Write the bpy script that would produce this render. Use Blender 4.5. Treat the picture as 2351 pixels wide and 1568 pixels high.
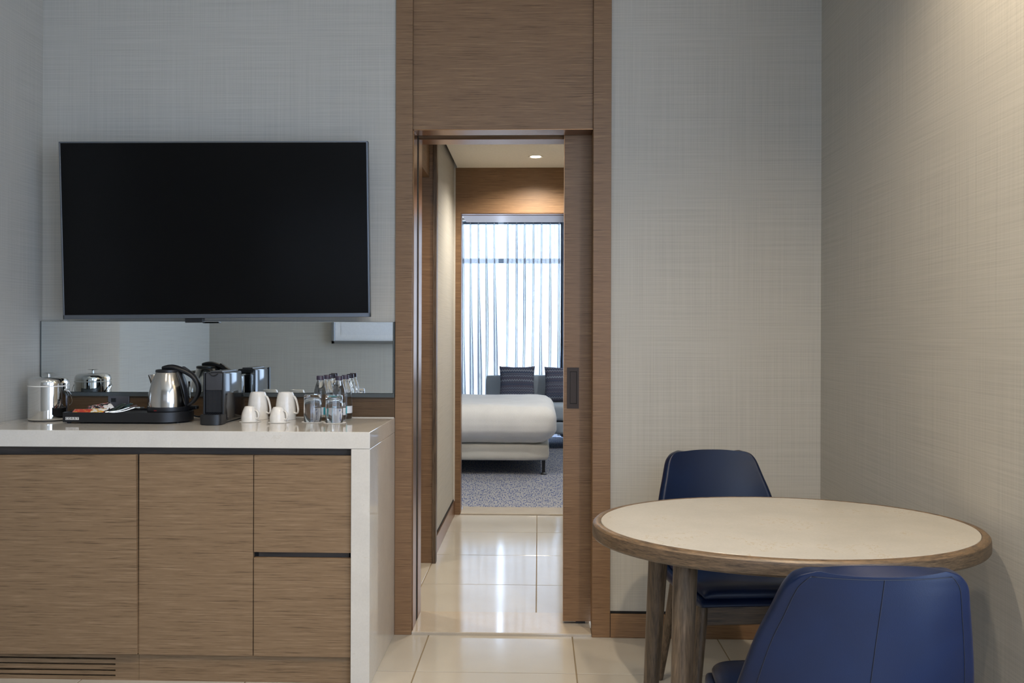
import bpy, bmesh, math, random
from math import sin, cos, pi, radians
from mathutils import Vector, Matrix, noise

for o in list(bpy.data.objects): bpy.data.objects.remove(o)
sc = bpy.context.scene
C = sc.collection

# ------------------------------------------------------------------ camera
cam = bpy.data.cameras.new('camera'); camo = bpy.data.objects.new('camera', cam); C.objects.link(camo)
FPX = 2050.0
cam.sensor_width = 36.0; cam.lens = 36.0*FPX/2351.0; cam.shift_y = -14.0/2351.0
cam.clip_start = 0.02
camo.matrix_world = (Matrix.Translation((0, 0, 1.25)) @ Matrix.Rotation(math.atan(60.5/FPX), 4, 'Z')
                     @ Matrix.Rotation(pi/2, 4, 'X') @ Matrix.Rotation(0.003, 4, 'Z'))
sc.camera = camo

# ------------------------------------------------------------------ world and exposure
w = bpy.data.worlds.new('sky'); sc.world = w; w.use_nodes = True
bg = w.node_tree.nodes['Background']
bg.inputs[0].default_value = (0.58, 0.735, 1.0, 1); bg.inputs[1].default_value = 3.95
sc.view_settings.view_transform = 'Standard'; sc.view_settings.look = 'None'
sc.view_settings.exposure = 0.78; sc.view_settings.gamma = 1.0; sc.view_settings.use_curve_mapping = False
CEIL = 2.90

def portal(name, loc, rot, sx, sy):
    l = bpy.data.lights.new(name, 'AREA'); l.shape = 'RECTANGLE'; l.size = sx; l.size_y = sy
    l.cycles.is_portal = True
    o = bpy.data.objects.new(name, l); C.objects.link(o); o.location = loc; o.rotation_euler = rot
portal('living_window_daylight', (1.32, 0.15, 1.35), (0, radians(90), 0), 2.5, 2.5)
portal('rear_window_daylight', (.45, -1.40, 1.85), (radians(90), 0, 0), 1.0, 1.7)
portal('bedroom_window_daylight', (-0.3, 11.36, 1.35), (radians(-90), 0, 0), 3.8, 2.6)

# ------------------------------------------------------------------ material helpers
def lin(h):
    r = [int(h[i:i+2], 16)/255 for i in (0, 2, 4)]
    return tuple((c/12.92 if c <= .04045 else ((c+.055)/1.055)**2.4) for c in r) + (1,)
class M:
    def __init__(s, name):
        s.m = bpy.data.materials.new(name); s.m.use_nodes = True; s.t = s.m.node_tree
        s.b = s.t.nodes['Principled BSDF']; s.out = s.t.nodes['Material Output']
    def n(s, typ, **kw):
        nd = s.t.nodes.new(typ)
        for k, v in kw.items(): setattr(nd, k, v)
        return nd
    def l(s, a, b): s.t.links.new(a, b)
    def math(s, op, a, b=None, c=None):
        nd = s.n('ShaderNodeMath', operation=op)
        for i, v in enumerate((a, b, c)):
            if v is None: continue
            if isinstance(v, (int, float)): nd.inputs[i].default_value = v
            else: s.l(v, nd.inputs[i])
        return nd.outputs[0]
    def pos(s, obj=False):
        if obj:
            src = s.n('ShaderNodeTexCoord').outputs['Object']
        else:
            src = s.n('ShaderNodeNewGeometry').outputs['Position']
        sp = s.n('ShaderNodeSeparateXYZ'); s.l(src, sp.inputs[0]); return sp.outputs
    def comb(s, x, y, z=0.0):
        c = s.n('ShaderNodeCombineXYZ')
        for i, v in enumerate((x, y, z)):
            if isinstance(v, (int, float)): c.inputs[i].default_value = v
            else: s.l(v, c.inputs[i])
        return c.outputs[0]
    def noise(s, vec, scale=1.0, detail=2.0, rough=0.5):
        nd = s.n('ShaderNodeTexNoise'); nd.inputs['Scale'].default_value = scale
        nd.inputs['Detail'].default_value = detail; nd.inputs['Roughness'].default_value = rough
        s.l(vec, nd.inputs['Vector']); return nd.outputs[0]
    def ramp(s, f, stops):
        nd = s.n('ShaderNodeValToRGB'); e = nd.color_ramp.elements
        while len(e) < len(stops): e.new(.5)
        for i, (p, c) in enumerate(stops): e[i].position = p; e[i].color = c
        s.l(f, nd.inputs[0]); return nd.outputs[0]
    def bump(s, h, strength, dist):
        nd = s.n('ShaderNodeBump'); nd.inputs['Strength'].default_value = strength; nd.inputs['Distance'].default_value = dist
        s.l(h, nd.inputs['Height']); s.l(nd.outputs[0], s.b.inputs['Normal'])
    def set(s, **kw):
        for k, v in kw.items():
            i = s.b.inputs[{'col': 'Base Color', 'rough': 'Roughness', 'metal': 'Metallic', 'spec': 'Specular IOR Level',
                            'trans': 'Transmission Weight', 'ior': 'IOR', 'coat': 'Coat Weight', 'coatr': 'Coat Roughness',
                            'emc': 'Emission Color', 'ems': 'Emission Strength', 'sheen': 'Sheen Weight', 'alpha': 'Alpha'}[k]]
            if isinstance(v, (int, float, tuple)): i.default_value = v
            else: s.l(v, i)
        return s

def plain(name, h, rough=.5, **kw):
    m = M(name); p = m.pos(True)
    n = m.noise(m.comb(p[0], p[1], p[2]), 60, 2)
    c = lin(h); d = tuple(x*.94 for x in c[:3])+(1,)
    m.set(col=m.ramp(n, [(.3, d), (.7, c)]), rough=rough, **kw); return m.m

def wallpaper():
    m = M('grasscloth_wallpaper'); p = m.pos(); u = m.math('ADD', p[0], p[1])
    h = m.noise(m.comb(m.math('MULTIPLY', u, 2.2), m.math('MULTIPLY', p[2], 230)), 1, 3, .65)
    v = m.noise(m.comb(m.math('MULTIPLY', u, 230), m.math('MULTIPLY', p[2], 1.6), 7.0), 1, 3, .65)
    f = m.math('ADD', m.math('MULTIPLY', h, .55), m.math('MULTIPLY', v, .45))
    m.set(col=m.ramp(f, [(.33, lin('a4a19a')), (.5, lin('b0ada5')), (.68, lin('b9b6ae'))]), rough=.72, spec=.25)
    m.bump(f, .12, .0015); return m.m

def veneer(name, dark, mid, light, zf=190, uf=3.0, rough=.45, seed=0.0):
    m = M(name); p = m.pos(); u = m.math('ADD', p[0], p[1])
    wob = m.math('MULTIPLY', m.noise(m.comb(m.math('MULTIPLY', u, 5), m.math('MULTIPLY', p[2], 14), seed+3), 1, 2), .009)
    z = m.math('ADD', p[2], wob)
    a = m.noise(m.comb(m.math('MULTIPLY', u, uf), m.math('MULTIPLY', z, zf), seed), 1, 4, .6)
    b = m.noise(m.comb(m.math('MULTIPLY', u, uf*3), m.math('MULTIPLY', z, zf*2.3), seed+9), 1, 2, .6)
    c = m.noise(m.comb(m.math('MULTIPLY', u, .8), m.math('MULTIPLY', z, 18), seed+5), 1, 2)
    f = m.math('ADD', m.math('ADD', m.math('MULTIPLY', a, .60), m.math('MULTIPLY', b, .30)), m.math('MULTIPLY', c, .1))
    m.set(col=m.ramp(f, [(.36, lin(dark)), (.47, lin(mid)), (.53, lin(mid)), (.64, lin(light))]), rough=rough, spec=.35)
    m.bump(a, .22, .0015); return m.m

def oak(name, dark, mid, light, axis=2, rough=.4):
    m = M(name); p = list(m.pos(True))
    sc_ = [90, 90, 90]
    if axis < 3: sc_[axis] = 5
    if axis == 9: v = m.comb(m.math('MULTIPLY', m.math('ARCTAN2', p[1], p[0]), 9), m.math('MULTIPLY', p[2], 230), m.math('MULTIPLY', m.math('ADD', m.math('MULTIPLY', p[0], p[0]), m.math('MULTIPLY', p[1], p[1])), 60))
    else: v = m.comb(*[m.math('MULTIPLY', p[i], sc_[i]) for i in range(3)])
    a = m.noise(v, 1, 4, .65); b = m.noise(v, 3.2, 2, .6)
    f = m.math('ADD', m.math('MULTIPLY', a, .6), m.math('MULTIPLY', b, .4))
    m.set(col=m.ramp(f, [(.33, lin(dark)), (.5, lin(mid)), (.66, lin(light))]), rough=rough, spec=.4)
    m.bump(f, .2, .001); return m.m

def stone(name, base, vein, rough=.12, amt=.24, thr=.60):
    m = M(name); p = m.pos(); v = m.comb(p[0], p[1], p[2])
    n1 = m.noise(v, 7, 6, .62); n2 = m.noise(v, 26, 5, .6); n3 = m.noise(v, 170, 2, .5)
    vn = m.math('ABSOLUTE', m.math('SUBTRACT', n2, .5))
    vmask = m.math('MULTIPLY', m.math('LESS_THAN', vn, .007), m.math('GREATER_THAN', n1, thr))
    c = lin(base); d = tuple(x*.90 for x in c[:3])+(1,)
    base_c = m.ramp(m.math('ADD', m.math('MULTIPLY', n1, .7), m.math('MULTIPLY', n3, .3)), [(.35, d), (.62, c)])
    mx = m.n('ShaderNodeMix', data_type='RGBA'); m.l(m.math('MULTIPLY', vmask, amt), mx.inputs[0])
    m.l(base_c, mx.inputs[6]); mx.inputs[7].default_value = lin(vein)
    m.set(col=mx.outputs[2], rough=rough, spec=.5); return m.m

def tile_mat():
    m = M('cream_polished_tile'); p = m.pos(); v = m.comb(p[0], p[1], p[2])
    oi = m.n('ShaderNodeObjectInfo').outputs['Random']
    n = m.math('ADD', m.math('MULTIPLY', m.noise(v, 3, 4), .8), m.math('MULTIPLY', oi, .2))
    m.set(col=m.ramp(n, [(.3, lin('a9a59c')), (.75, lin('b3afa6'))]), rough=.11, spec=.75); return m.m

def carpet_mat():
    m = M('woven_carpet'); p = m.pos(); x, y = p[0], p[1]
    def th(a, b, s, k): return m.math('GREATER_THAN', m.noise(m.comb(m.math('MULTIPLY', x, a), m.math('MULTIPLY', y, b), s), 1, 1.5), k)
    s1 = th(125, 17, 0, .56); s2 = th(22, 90, 4, .61)
    f = m.math('MINIMUM', m.math('ADD', s1, s2), 1)
    g = m.noise(m.comb(x, y), 260, 2)
    cA = m.ramp(g, [(.3, lin('858689')), (.7, lin('9f9e9e'))])
    mx = m.n('ShaderNodeMix', data_type='RGBA'); m.l(f, mx.inputs[0]); m.l(cA, mx.inputs[6]); mx.inputs[7].default_value = lin('4b5679')
    m.set(col=mx.outputs[2], rough=.95, spec=.1); m.bump(g, .4, .004); return m.m

def leather():
    m = M('navy_leather'); p = m.pos(True); v = m.comb(p[0], p[1], p[2])
    n = m.noise(v, 420, 3, .6); g = m.noise(v, 7, 3)
    m.set(col=m.ramp(g, [(.3, lin('05132d')), (.7, lin('071936'))]), rough=.37, spec=.30); m.bump(n, .16, .0008); return m.m

def sheer():
    m = M('sheer_linen_curtain'); p = m.pos()
    a = m.noise(m.comb(m.math('MULTIPLY', p[0], 28), m.math('MULTIPLY', p[2], 170)), 1, 3, .6)
    b = m.noise(m.comb(m.math('MULTIPLY', p[0], 240), m.math('MULTIPLY', p[2], 14), 5), 1, 3, .6)
    f = m.math('ADD', m.math('MULTIPLY', a, .55), m.math('MULTIPLY', b, .45))
    tr = m.n('ShaderNodeBsdfTransparent'); tl = m.n('ShaderNodeBsdfTranslucent'); df = m.n('ShaderNodeBsdfDiffuse')
    tl.inputs[0].default_value = (.36, .35, .345, 1); df.inputs[0].default_value = (.45, .50, .56, 1)
    m1 = m.n('ShaderNodeMixShader'); m1.inputs[0].default_value = .45; m.l(tl.outputs[0], m1.inputs[1]); m.l(df.outputs[0], m1.inputs[2])
    m2 = m.n('ShaderNodeMixShader')
    r = m.n('ShaderNodeMapRange'); m.l(f, r.inputs[0]); r.inputs[1].default_value = .38; r.inputs[2].default_value = .62
    r.inputs[3].default_value = .06; r.inputs[4].default_value = .24
    m.l(r.outputs[0], m2.inputs[0]); m.l(m1.outputs[0], m2.inputs[1]); m.l(tr.outputs[0], m2.inputs[2])
    m.l(m2.outputs[0], m.out.inputs[0]); return m.m

def knit(name, s):
    m = M(name); p = m.pos(True); u, v = p[0], p[2]
    tri = m.math('PINGPONG', m.math('MULTIPLY', u, 1.0), .014)
    q = m.math('ADD', v, m.math('MULTIPLY', tri, 1.1))
    n = m.noise(m.comb(0.0, m.math('MULTIPLY', q, 42), s), 1, 2, .6)
    k = m.noise(m.comb(m.math('MULTIPLY', u, 190), m.math('MULTIPLY', v, 190), s), 1, 1)
    f = m.math('ADD', m.math('MULTIPLY', n, .8), m.math('MULTIPLY', k, .2))
    m.set(col=m.ramp(f, [(.34, lin('2e3950')), (.44, lin('505b70')), (.52, lin('625a64')), (.60, lin('808b98')), (.68, lin('ced2d8'))]), rough=.95, spec=.1)
    m.bump(k, .6, .004); return m.m

def fabric(name, h, rough=.9, sc=300):
    m = M(name); p = m.pos(); v = m.comb(p[0], p[1], p[2]); n = m.noise(v, sc, 2); g = m.noise(v, 6, 3)
    c = lin(h); d = tuple(x*.86 for x in c[:3])+(1,)
    m.set(col=m.ramp(m.math('ADD', m.math('MULTIPLY', n, .6), m.math('MULTIPLY', g, .4)), [(.35, d), (.6, c)]), rough=rough, spec=.2)
    m.bump(n, .15, .001); return m.m

def brushed(name, h, rough=.28, axis='z'):
    m = M(name); p = m.pos()
    n = m.noise(m.comb(m.math('MULTIPLY', p[0], 300), m.math('MULTIPLY', p[1], 300), m.math('MULTIPLY', p[2], 6 if axis == 'z' else 300)), 1, 2)
    m.set(col=lin(h), metal=1.0, rough=m.math('ADD', m.math('MULTIPLY', n, .05), rough-.025)); return m.m

def metal(name, h, rough):
    m = M(name); p = m.pos(True); n = m.noise(m.comb(p[0], p[1], p[2]), 40, 2)
    m.set(col=lin(h), metal=1.0, rough=m.math('ADD', m.math('MULTIPLY', n, .02), rough)); return m.m

def emit(name, col, s):
    m = M(name); m.set(col=(.8, .8, .8, 1), emc=col, ems=s); return m.m

def glass(name, ior=1.45, tint=(1, 1, 1, 1)):
    m = M(name); m.set(col=tint, trans=1.0, rough=0.0, ior=ior); return m.m

def label_mat():
    m = M('bottle_label_print'); p = m.pos(True)
    a = m.math('ARCTAN2', p[1], p[0])
    t = m.math('FRACT', m.math('MULTIPLY', m.math('ADD', a, 3.4), 2/(2*pi)))
    teal = m.math('GREATER_THAN', t, .74)
    blue = m.math('MULTIPLY', m.math('GREATER_THAN', t, .40), m.math('LESS_THAN', t, .47))
    nz = m.math('GREATER_THAN', m.noise(m.comb(m.math('MULTIPLY', a, 5), m.math('MULTIPLY', p[2], 240)), 1, 1), .5)
    blue = m.math('MULTIPLY', blue, nz)
    c1 = m.n('ShaderNodeMix', data_type='RGBA'); m.l(teal, c1.inputs[0]); c1.inputs[6].default_value = lin('d9dde3'); c1.inputs[7].default_value = lin('3aa0ac')
    c2 = m.n('ShaderNodeMix', data_type='RGBA'); m.l(blue, c2.inputs[0]); m.l(c1.outputs[2], c2.inputs[6]); c2.inputs[7].default_value = lin('27407f')
    m.set(col=c2.outputs[2], rough=.35); return m.m

def sachet_mat(name, a, b, c, thr=(.42, .6)):
    m = M(name); p = m.pos(True)
    n = m.noise(m.comb(p[0], p[1], 2.0), 70, 1.5)
    m.set(col=m.ramp(n, [(thr[0]-.01, lin(a)), (thr[0], lin(b)), (thr[1]-.01, lin(b)), (thr[1], lin(c))]), rough=.35); return m.m

WALL = wallpaper()
WOOD = veneer('brown_oak_veneer', '553f2a', '7d6147', '957858', zf=250, uf=4.5)
WOODC = veneer('grey_oak_cabinet_veneer', '50402e', '7d664d', '917a60', zf=210, uf=5.0, seed=21)
WOODB = veneer('brown_backsplash_veneer', '39291a', '56432f', '695540', zf=250, uf=4.5, seed=60)
WOODK = veneer('dark_stained_rail', '2b2725', '453f3b', '585049', seed=40)
STONE = stone('cream_quartz', 'cbc7bf', '8d7a4e', rough=.05)
STONET = stone('cream_quartz_table', 'a7a39a', '8f7338', rough=.20, amt=.5, thr=.565)
TILE = tile_mat()
MARBLE = stone('threshold_marble', 'b4ab9d', '93886f', rough=.07)
GROUT = plain('grout', '7a6c55', .9)
CARPET = carpet_mat()
LEATHER = leather()
LSEAM = plain('navy_thread', '070c1e', .6)
OAK = oak('grey_brown_oak', '33281e', '5c4c3b', '76634f')
OAKX = oak('grey_brown_oak_lengthwise', '33281e', '5a4936', '725b43', axis=0)
OAKR = oak('grey_brown_oak_rim', '33281e', '5a4936', '725b43', axis=9)
BRONZE = brushed('bronze_trim', '9c7757', .30)
BRONZED = plain('dark_bronze_pull', '2c1d10', .55, metal=.0)
BLACK = plain('black_plastic', '16171a', .42)
BLACKG = plain('gloss_black_plastic', '1a1b1f', .10)
BLACKM = plain('dark_slot', '0b0b0c', .8)
GREYP = plain('charcoal_plastic', '3b3c40', .30)
BEZEL = metal('gunmetal_bezel', '7c828b', .32)
SCREEN = plain('tv_screen', '050506', .18, spec=.22)
STEEL = metal('brushed_steel', 'c9c5bf', .13)
CHROME = metal('chrome', 'e2e2e0', .035)
MIRROR = metal('mirror_silver', 'e6eaea', .0)
MIRRORE = plain('mirror_edge', '4a5052', .3)
NICKEL = metal('black_nickel', '77757a', .35)
CERAM = plain('white_ceramic', 'e6e2da', .12)
PAPER = plain('white_paper', 'e4e2de', .8)
GLASS = glass('clear_glass', 1.45)
WATER = glass('clear_water_bottle', 1.34)
CLEARP = glass('clear_plastic', 1.2, (.9, .92, .94, 1))
CAP = plain('dark_violet_cap', '3a3242', .4)
LABEL = label_mat()
PAINTC = plain('ceiling_paint', 'e9e3d6', .9)
PAINTB = plain('bedroom_paint', 'c9c5bd', .9)
DUVET = fabric('white_duvet', 'dedcd8', .85)
BEDBASE = fabric('cream_bed_base', 'c9c5bb', .8)
SOFA = fabric('grey_sofa_leather', 'a9b3bc', .6)
SHEER = sheer()
DRAPE = fabric('grey_blue_drape', '66707f', .9)
WFRAME = plain('window_frame_grey', '8c9298', .4)
FRAMES = metal('silver_frame', '9a9c9e', .4)
MAT = plain('white_mat_board', 'e6e6e6', .8)
ART = plain('white_paper_art', 'e0e1e3', .8)
LAMP = emit('lamp_glow', (1, .86, .66, 1), 14.0)
WHITEM = plain('white_metal', 'dedad0', .4)
RED = plain('red_print', '8c1d1a', .5)

# ------------------------------------------------------------------ mesh helpers
def box(bm, x0, x1, y0, y1, z0, z1, bev=0, seg=2):
    r = bmesh.ops.create_cube(bm, size=1.0); vs = r['verts']
    for v in vs:
        v.co = Vector((x0+(v.co.x+.5)*(x1-x0), y0+(v.co.y+.5)*(y1-y0), z0+(v.co.z+.5)*(z1-z0)))
    if bev:
        es = list({e for v in vs for e in v.link_edges})
        bmesh.ops.bevel(bm, geom=es, offset=bev, segments=seg, affect='EDGES', profile=.5)
    return bm
def B(*a, **k): return box(bmesh.new(), *a, **k)

def rbox(bm, c, h, r, n=8, fn=None):
    """rounded box made from a subdivided cube"""
    m = bmesh.new(); bmesh.ops.create_cube(m, size=2.0)
    bmesh.ops.subdivide_edges(m, edges=m.edges[:], cuts=n, use_grid_fill=True)
    for v in m.verts:
        q = Vector(v.co); p = Vector([q[i]*h[i] for i in range(3)])
        # concentrate vertices near the rounded edges
        inner = Vector([max(-(h[i]-r), min(h[i]-r, p[i])) for i in range(3)])
        d = p-inner
        if d.length > 1e-7: p = inner + d.normalized()*r
        if fn: p = fn(p, q)
        v.co = p + Vector(c)
    me = bpy.data.meshes.new('tmp'); m.to_mesh(me); m.free(); bm.from_mesh(me); bpy.data.meshes.remove(me)
    return bm

def lathe(bm, prof, seg=40, c=(0, 0, 0), cap=True):
    rings = []
    for r, z in prof:
        if r < 1e-6: rings.append([bm.verts.new((c[0], c[1], c[2]+z))])
        else: rings.append([bm.verts.new((c[0]+r*cos(2*pi*i/seg), c[1]+r*sin(2*pi*i/seg), c[2]+z)) for i in range(seg)])
    for a, b in zip(rings, rings[1:]):
        for i in range(seg):
            j = (i+1) % seg
            if len(a) == 1 and len(b) == 1: continue
            if len(a) == 1: bm.faces.new((a[0], b[j], b[i]))
            elif len(b) == 1: bm.faces.new((a[i], a[j], b[0]))
            else: bm.faces.new((a[i], a[j], b[j], b[i]))
    if cap:
        if len(rings[0]) > 1: bm.faces.new(rings[0][::-1])
        if len(rings[-1]) > 1: bm.faces.new(rings[-1])
    bmesh.ops.recalc_face_normals(bm, faces=bm.faces[:])
    return bm

def tube(bm, pts, rad, seg=12, flat=None):
    """swept tube; rad is a number or list; flat=(a,b) scales the section"""
    pts = [Vector(p) for p in pts]; n = len(pts)
    rad = rad if isinstance(rad, (list, tuple)) else [rad]*n
    rings = []; up = None
    for i, p in enumerate(pts):
        t = (pts[min(i+1, n-1)]-pts[max(i-1, 0)]).normalized()
        if up is None:
            up = Vector((0, 1, 0)) if abs(t.y) < .8 else Vector((1, 0, 0))
        a = t.cross(up).normalized(); b = a.cross(t).normalized(); up = b
        fa, fb = flat if flat else (1, 1)
        rings.append([bm.verts.new(p+(a*cos(2*pi*k/seg)*fa+b*sin(2*pi*k/seg)*fb)*rad[i]) for k in range(seg)])
    for r1, r2 in zip(rings, rings[1:]):
        for k in range(seg):
            j = (k+1) % seg; bm.faces.new((r1[k], r1[j], r2[j], r2[k]))
    bm.faces.new(rings[0][::-1]); bm.faces.new(rings[-1])
    bmesh.ops.recalc_face_normals(bm, faces=bm.faces[:])
    return bm

def spline(pts, n):
    """Catmull-Rom through tuples of any length"""
    out = []; P = [pts[0]]+list(pts)+[pts[-1]]
    segs = len(pts)-1
    for i in range(n+1):
        s = min(i/n*segs, segs-1e-9); k = int(s); t = s-k
        p0, p1, p2, p3 = P[k], P[k+1], P[k+2], P[k+3]
        out.append(tuple(.5*(2*b+(c-a)*t+(2*a-5*b+4*c-d)*t*t+(3*b-a-3*c+d)*t**3) for a, b, c, d in zip(p0, p1, p2, p3)))
    return out

def mk(name, bm, mat, parent=None, smooth=None, local=False, mods=()):
    me = bpy.data.meshes.new(name)
    if parent and not local: bmesh.ops.translate(bm, verts=bm.verts[:], vec=-parent.location)
    bm.to_mesh(me); bm.free(); me.materials.append(mat)
    o = bpy.data.objects.new(name, me); C.objects.link(o)
    if parent: o.parent = parent
    for typ, kw in mods:
        md = o.modifiers.new(typ.lower(), typ)
        for k, v in kw.items(): setattr(md, k, v)
    if smooth:
        me.polygons.foreach_set('use_smooth', [True]*len(me.polygons))
        if smooth != True:
            try: me.set_sharp_from_angle(angle=radians(smooth))
            except Exception: pass
    return o
def sub(name, bm, mat, part, root, smooth=None, local=False):
    """a sub-part: child of a part that itself sits unmoved on its root"""
    if not local: bmesh.ops.translate(bm, verts=bm.verts[:], vec=-root.location)
    o = mk(name, bm, mat, None, smooth); o.parent = part; return o
def root(name, loc, label=None, cat=None, group=None, kind=None, rz=0):
    o = bpy.data.objects.new(name, None); C.objects.link(o); o.location = loc; o.rotation_euler = (0, 0, rz)
    o.empty_display_size = .05
    return tag(o, label, cat, group, kind)
def tag(o, label=None, cat=None, group=None, kind=None):
    if label: o['label'] = label
    if cat: o['category'] = cat
    if group: o['group'] = group
    if kind: o['kind'] = kind
    return o
def struct(name, bm, mat, label=None, smooth=None):
    return tag(mk(name, bm, mat, None, smooth), label, None, None, 'structure')
def dup(r, loc, rz=None, label=None):
    c = r.copy(); C.objects.link(c); c.location = loc
    if rz is not None: c.rotation_euler = (0, 0, rz)
    if label: c['label'] = label
    for ch in list(r.children):
        k = ch.copy(); C.objects.link(k); k.parent = c
        for g in list(ch.children):
            q = g.copy(); C.objects.link(q); q.parent = k
    return c

XL, XR, YB = -2.10, 1.165, 3.72       # left wall, right wall, back wall of the living room
XL2, YR, YSTEP = -3.20, -1.20, 2.98   # recess wall, rear wall, where the left wall ends

# ------------------------------------------------------------------ structure: living room
bm = bmesh.new()
box(bm, XL-.1, -.597, YB, 4.0, 0, CEIL)                       # left of the door
box(bm, .30, XR+.15, YB, 3.80, 0, CEIL); box(bm, .30, XR+.15, 3.93, 4.0, 0, CEIL)   # two leaves round the door pocket
box(bm, -.597, .30, 3.90, 4.0, 2.42, CEIL)
struct('wall_back', bm, WALL, 'woven grey wallpaper wall behind the television and the far chair')
bm = bmesh.new(); box(bm, XL-.12, XL, YSTEP, YB, 0, CEIL); struct('wall_left', bm, WALL, 'short grey wallpaper wall left of the counter')
bm = bmesh.new(); box(bm, XL2-.12, XL-.12, YSTEP, YSTEP+.12, 0, CEIL); struct('wall_left_return', bm, WALL)
bm = bmesh.new(); box(bm, XL2-.12, XL2, YR-.12, YSTEP, 0, CEIL); struct('wall_left_recess', bm, WALL, 'pale wallpaper wall seen bright in the mirror')
RX0, RX1 = -.05, .95
bm = bmesh.new(); box(bm, XL2, RX0, YR-.12, YR, 0, CEIL); box(bm, RX1, XR+.15, YR-.12, YR, 0, CEIL); box(bm, RX0, RX1, YR-.12, YR, 0, 1.0); box(bm, RX0, RX1, YR-.12, YR, 2.70, CEIL); struct('wall_rear', bm, WALL, 'grey wallpaper wall with a picture, seen in the mirror')
WY0, WY1, WZ0, WZ1 = -1.10, 1.40, .10, 2.60
bm = bmesh.new()
box(bm, XR, XR+.15, YR, WY0, 0, CEIL); box(bm, XR, XR+.15, WY1, YB, 0, CEIL)
box(bm, XR, XR+.15, WY0, WY1, 0, WZ0); box(bm, XR, XR+.15, WY0, WY1, WZ1, CEIL)
struct('wall_right', bm, WALL, 'warm lit wallpaper wall beside the oval table')
struct('ceiling', B(XL2-.12, XR+.15, YR-.12, 4.0, CEIL, CEIL+.1), PAINTC)
bm = bmesh.new(); win1 = root('window_1', (XR+.1, .15, WZ0), 'tall window in the right wall', None, None, 'structure')
for y0, y1, z0, z1 in ((WY0, WY0+.05, WZ0, WZ1), (WY1-.05, WY1, WZ0, WZ1), (.125, .175, WZ0, WZ1), (WY0, WY1, WZ0, WZ0+.05), (WY0, WY1, WZ1-.05, WZ1)):
    mk('window_frame', B(XR+.07, XR+.12, y0, y1, z0, z1), WFRAME, win1)

win3 = root('window_3', (.45, YR-.06, 1.0), 'tall window in the rear wall', None, None, 'structure')
for x0, x1, z0, z1 in ((RX0, RX0+.05, 1.0, 2.70), (RX1-.05, RX1, 1.0, 2.70), (RX0, RX1, 1.0, 1.05), (RX0, RX1, 2.65, 2.70)):
    mk('window_frame', B(x0, x1, YR-.09, YR-.04, z0, z1), WFRAME, win3)

# floor with individual tiles
fl = struct('floor', B(XL2, XR, YR, YB+.02, -.06, -.0018), GROUT, 'cream polished tile floor with thin grout lines')
tcache = {}
def tile(x0, x1, y0, y1, parent, g=.0023):
    x0 += g; x1 -= g; y0 += g; y1 -= g
    if x1-x0 < .01 or y1-y0 < .01: return
    key = (round(x1-x0, 4), round(y1-y0, 4))
    if key not in tcache:
        b_ = B(-key[0]/2, key[0]/2, -key[1]/2, key[1]/2, -.012, 0, bev=.0012, seg=1)
        me = bpy.data.meshes.new('tile'); b_.to_mesh(me); b_.free(); me.materials.append(TILE); tcache[key] = me
    o = bpy.data.objects.new('tile', tcache[key]); C.objects.link(o); o.parent = parent
    o.location = ((x0+x1)/2, (y0+y1)/2, 0)
def tiles(xs, ys, parent):
    for a, b in zip(xs, xs[1:]):
        for c, d in zip(ys, ys[1:]): tile(a, b, c, d, parent)
def cuts(lo, hi, anchor, pitch):
    k = math.ceil((lo-anchor)/pitch+1e-6); r = [lo]; v = anchor+k*pitch
    while v < hi-.012: r.append(v); v += pitch
    return r+[hi]
tiles(cuts(XL2, XR, .1445, .598), cuts(YR, YB, 3.307, .6), fl)
struct('trim_threshold_living', B(-.527, .2255, 3.712, 3.995, -.03, .012, bev=.004), MARBLE, 'beige marble threshold under the sliding door')

# baseboards
bb = struct('baseboard_back', B(.302, XR, 3.703, YB, 0, .098, bev=.002), WOOD, 'brown wooden baseboard behind the far chair')
mk('shadow_groove', B(.302, XR, 3.714, YB, .098, .107), BLACKM, bb)
bb = struct('baseboard_right', B(XR-.016, XR, 1.4, 3.703, 0, .098, bev=.002), WOOD)
mk('shadow_groove', B(XR-.006, XR, 1.4, 3.703, .098, .107), BLACKM, bb)

# ------------------------------------------------------------------ door surround
struct('trim_column_left', B(-.597, -.527, 3.708, 4.0, 0, CEIL, bev=.0015), WOOD, 'brown veneer pilaster between the counter and the doorway')
bm = B(.2255, .30, 3.706, 3.80, 0, CEIL, bev=.0015); box(bm, .2255, .30, 3.93, 4.0, 0, CEIL)
struct('trim_column_right', bm, WOOD, 'brown veneer pilaster right of the sliding door')
struct('trim_header_panel', B(-.5265, .225, 3.726, 3.828, 2.112, CEIL), WOOD, 'tall brown veneer panel above the sliding door')
struct('trim_header_rear', B(-.5265, .225, 3.888, 3.99, 2.112, 2.42), WOOD)
struct('trim_soffit_front', B(-.524, .225, 3.728, 3.827, 2.1085, 2.1118), BRONZE, 'bronze strip under the door header')
struct('trim_soffit_rear', B(-.524, .225, 3.889, 3.99, 2.104, 2.1118), BRONZE)
struct('trim_soffit_track', B(-.524, .225, 3.829, 3.887, 2.17, 2.19), BLACKM)
struct('trim_jamb_front', B(-.5268, -.5235, 3.735, 3.830, .012, 2.1085), BRONZE, 'bronze strip on the left door jamb')
struct('trim_jamb_rear', B(-.5268, -.5235, 3.890, 3.99, .012, 2.104), BRONZE)
struct('trim_jamb_slot', B(-.5268, -.5258, 3.830, 3.890, .012, 2.17), BLACKM)

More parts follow.
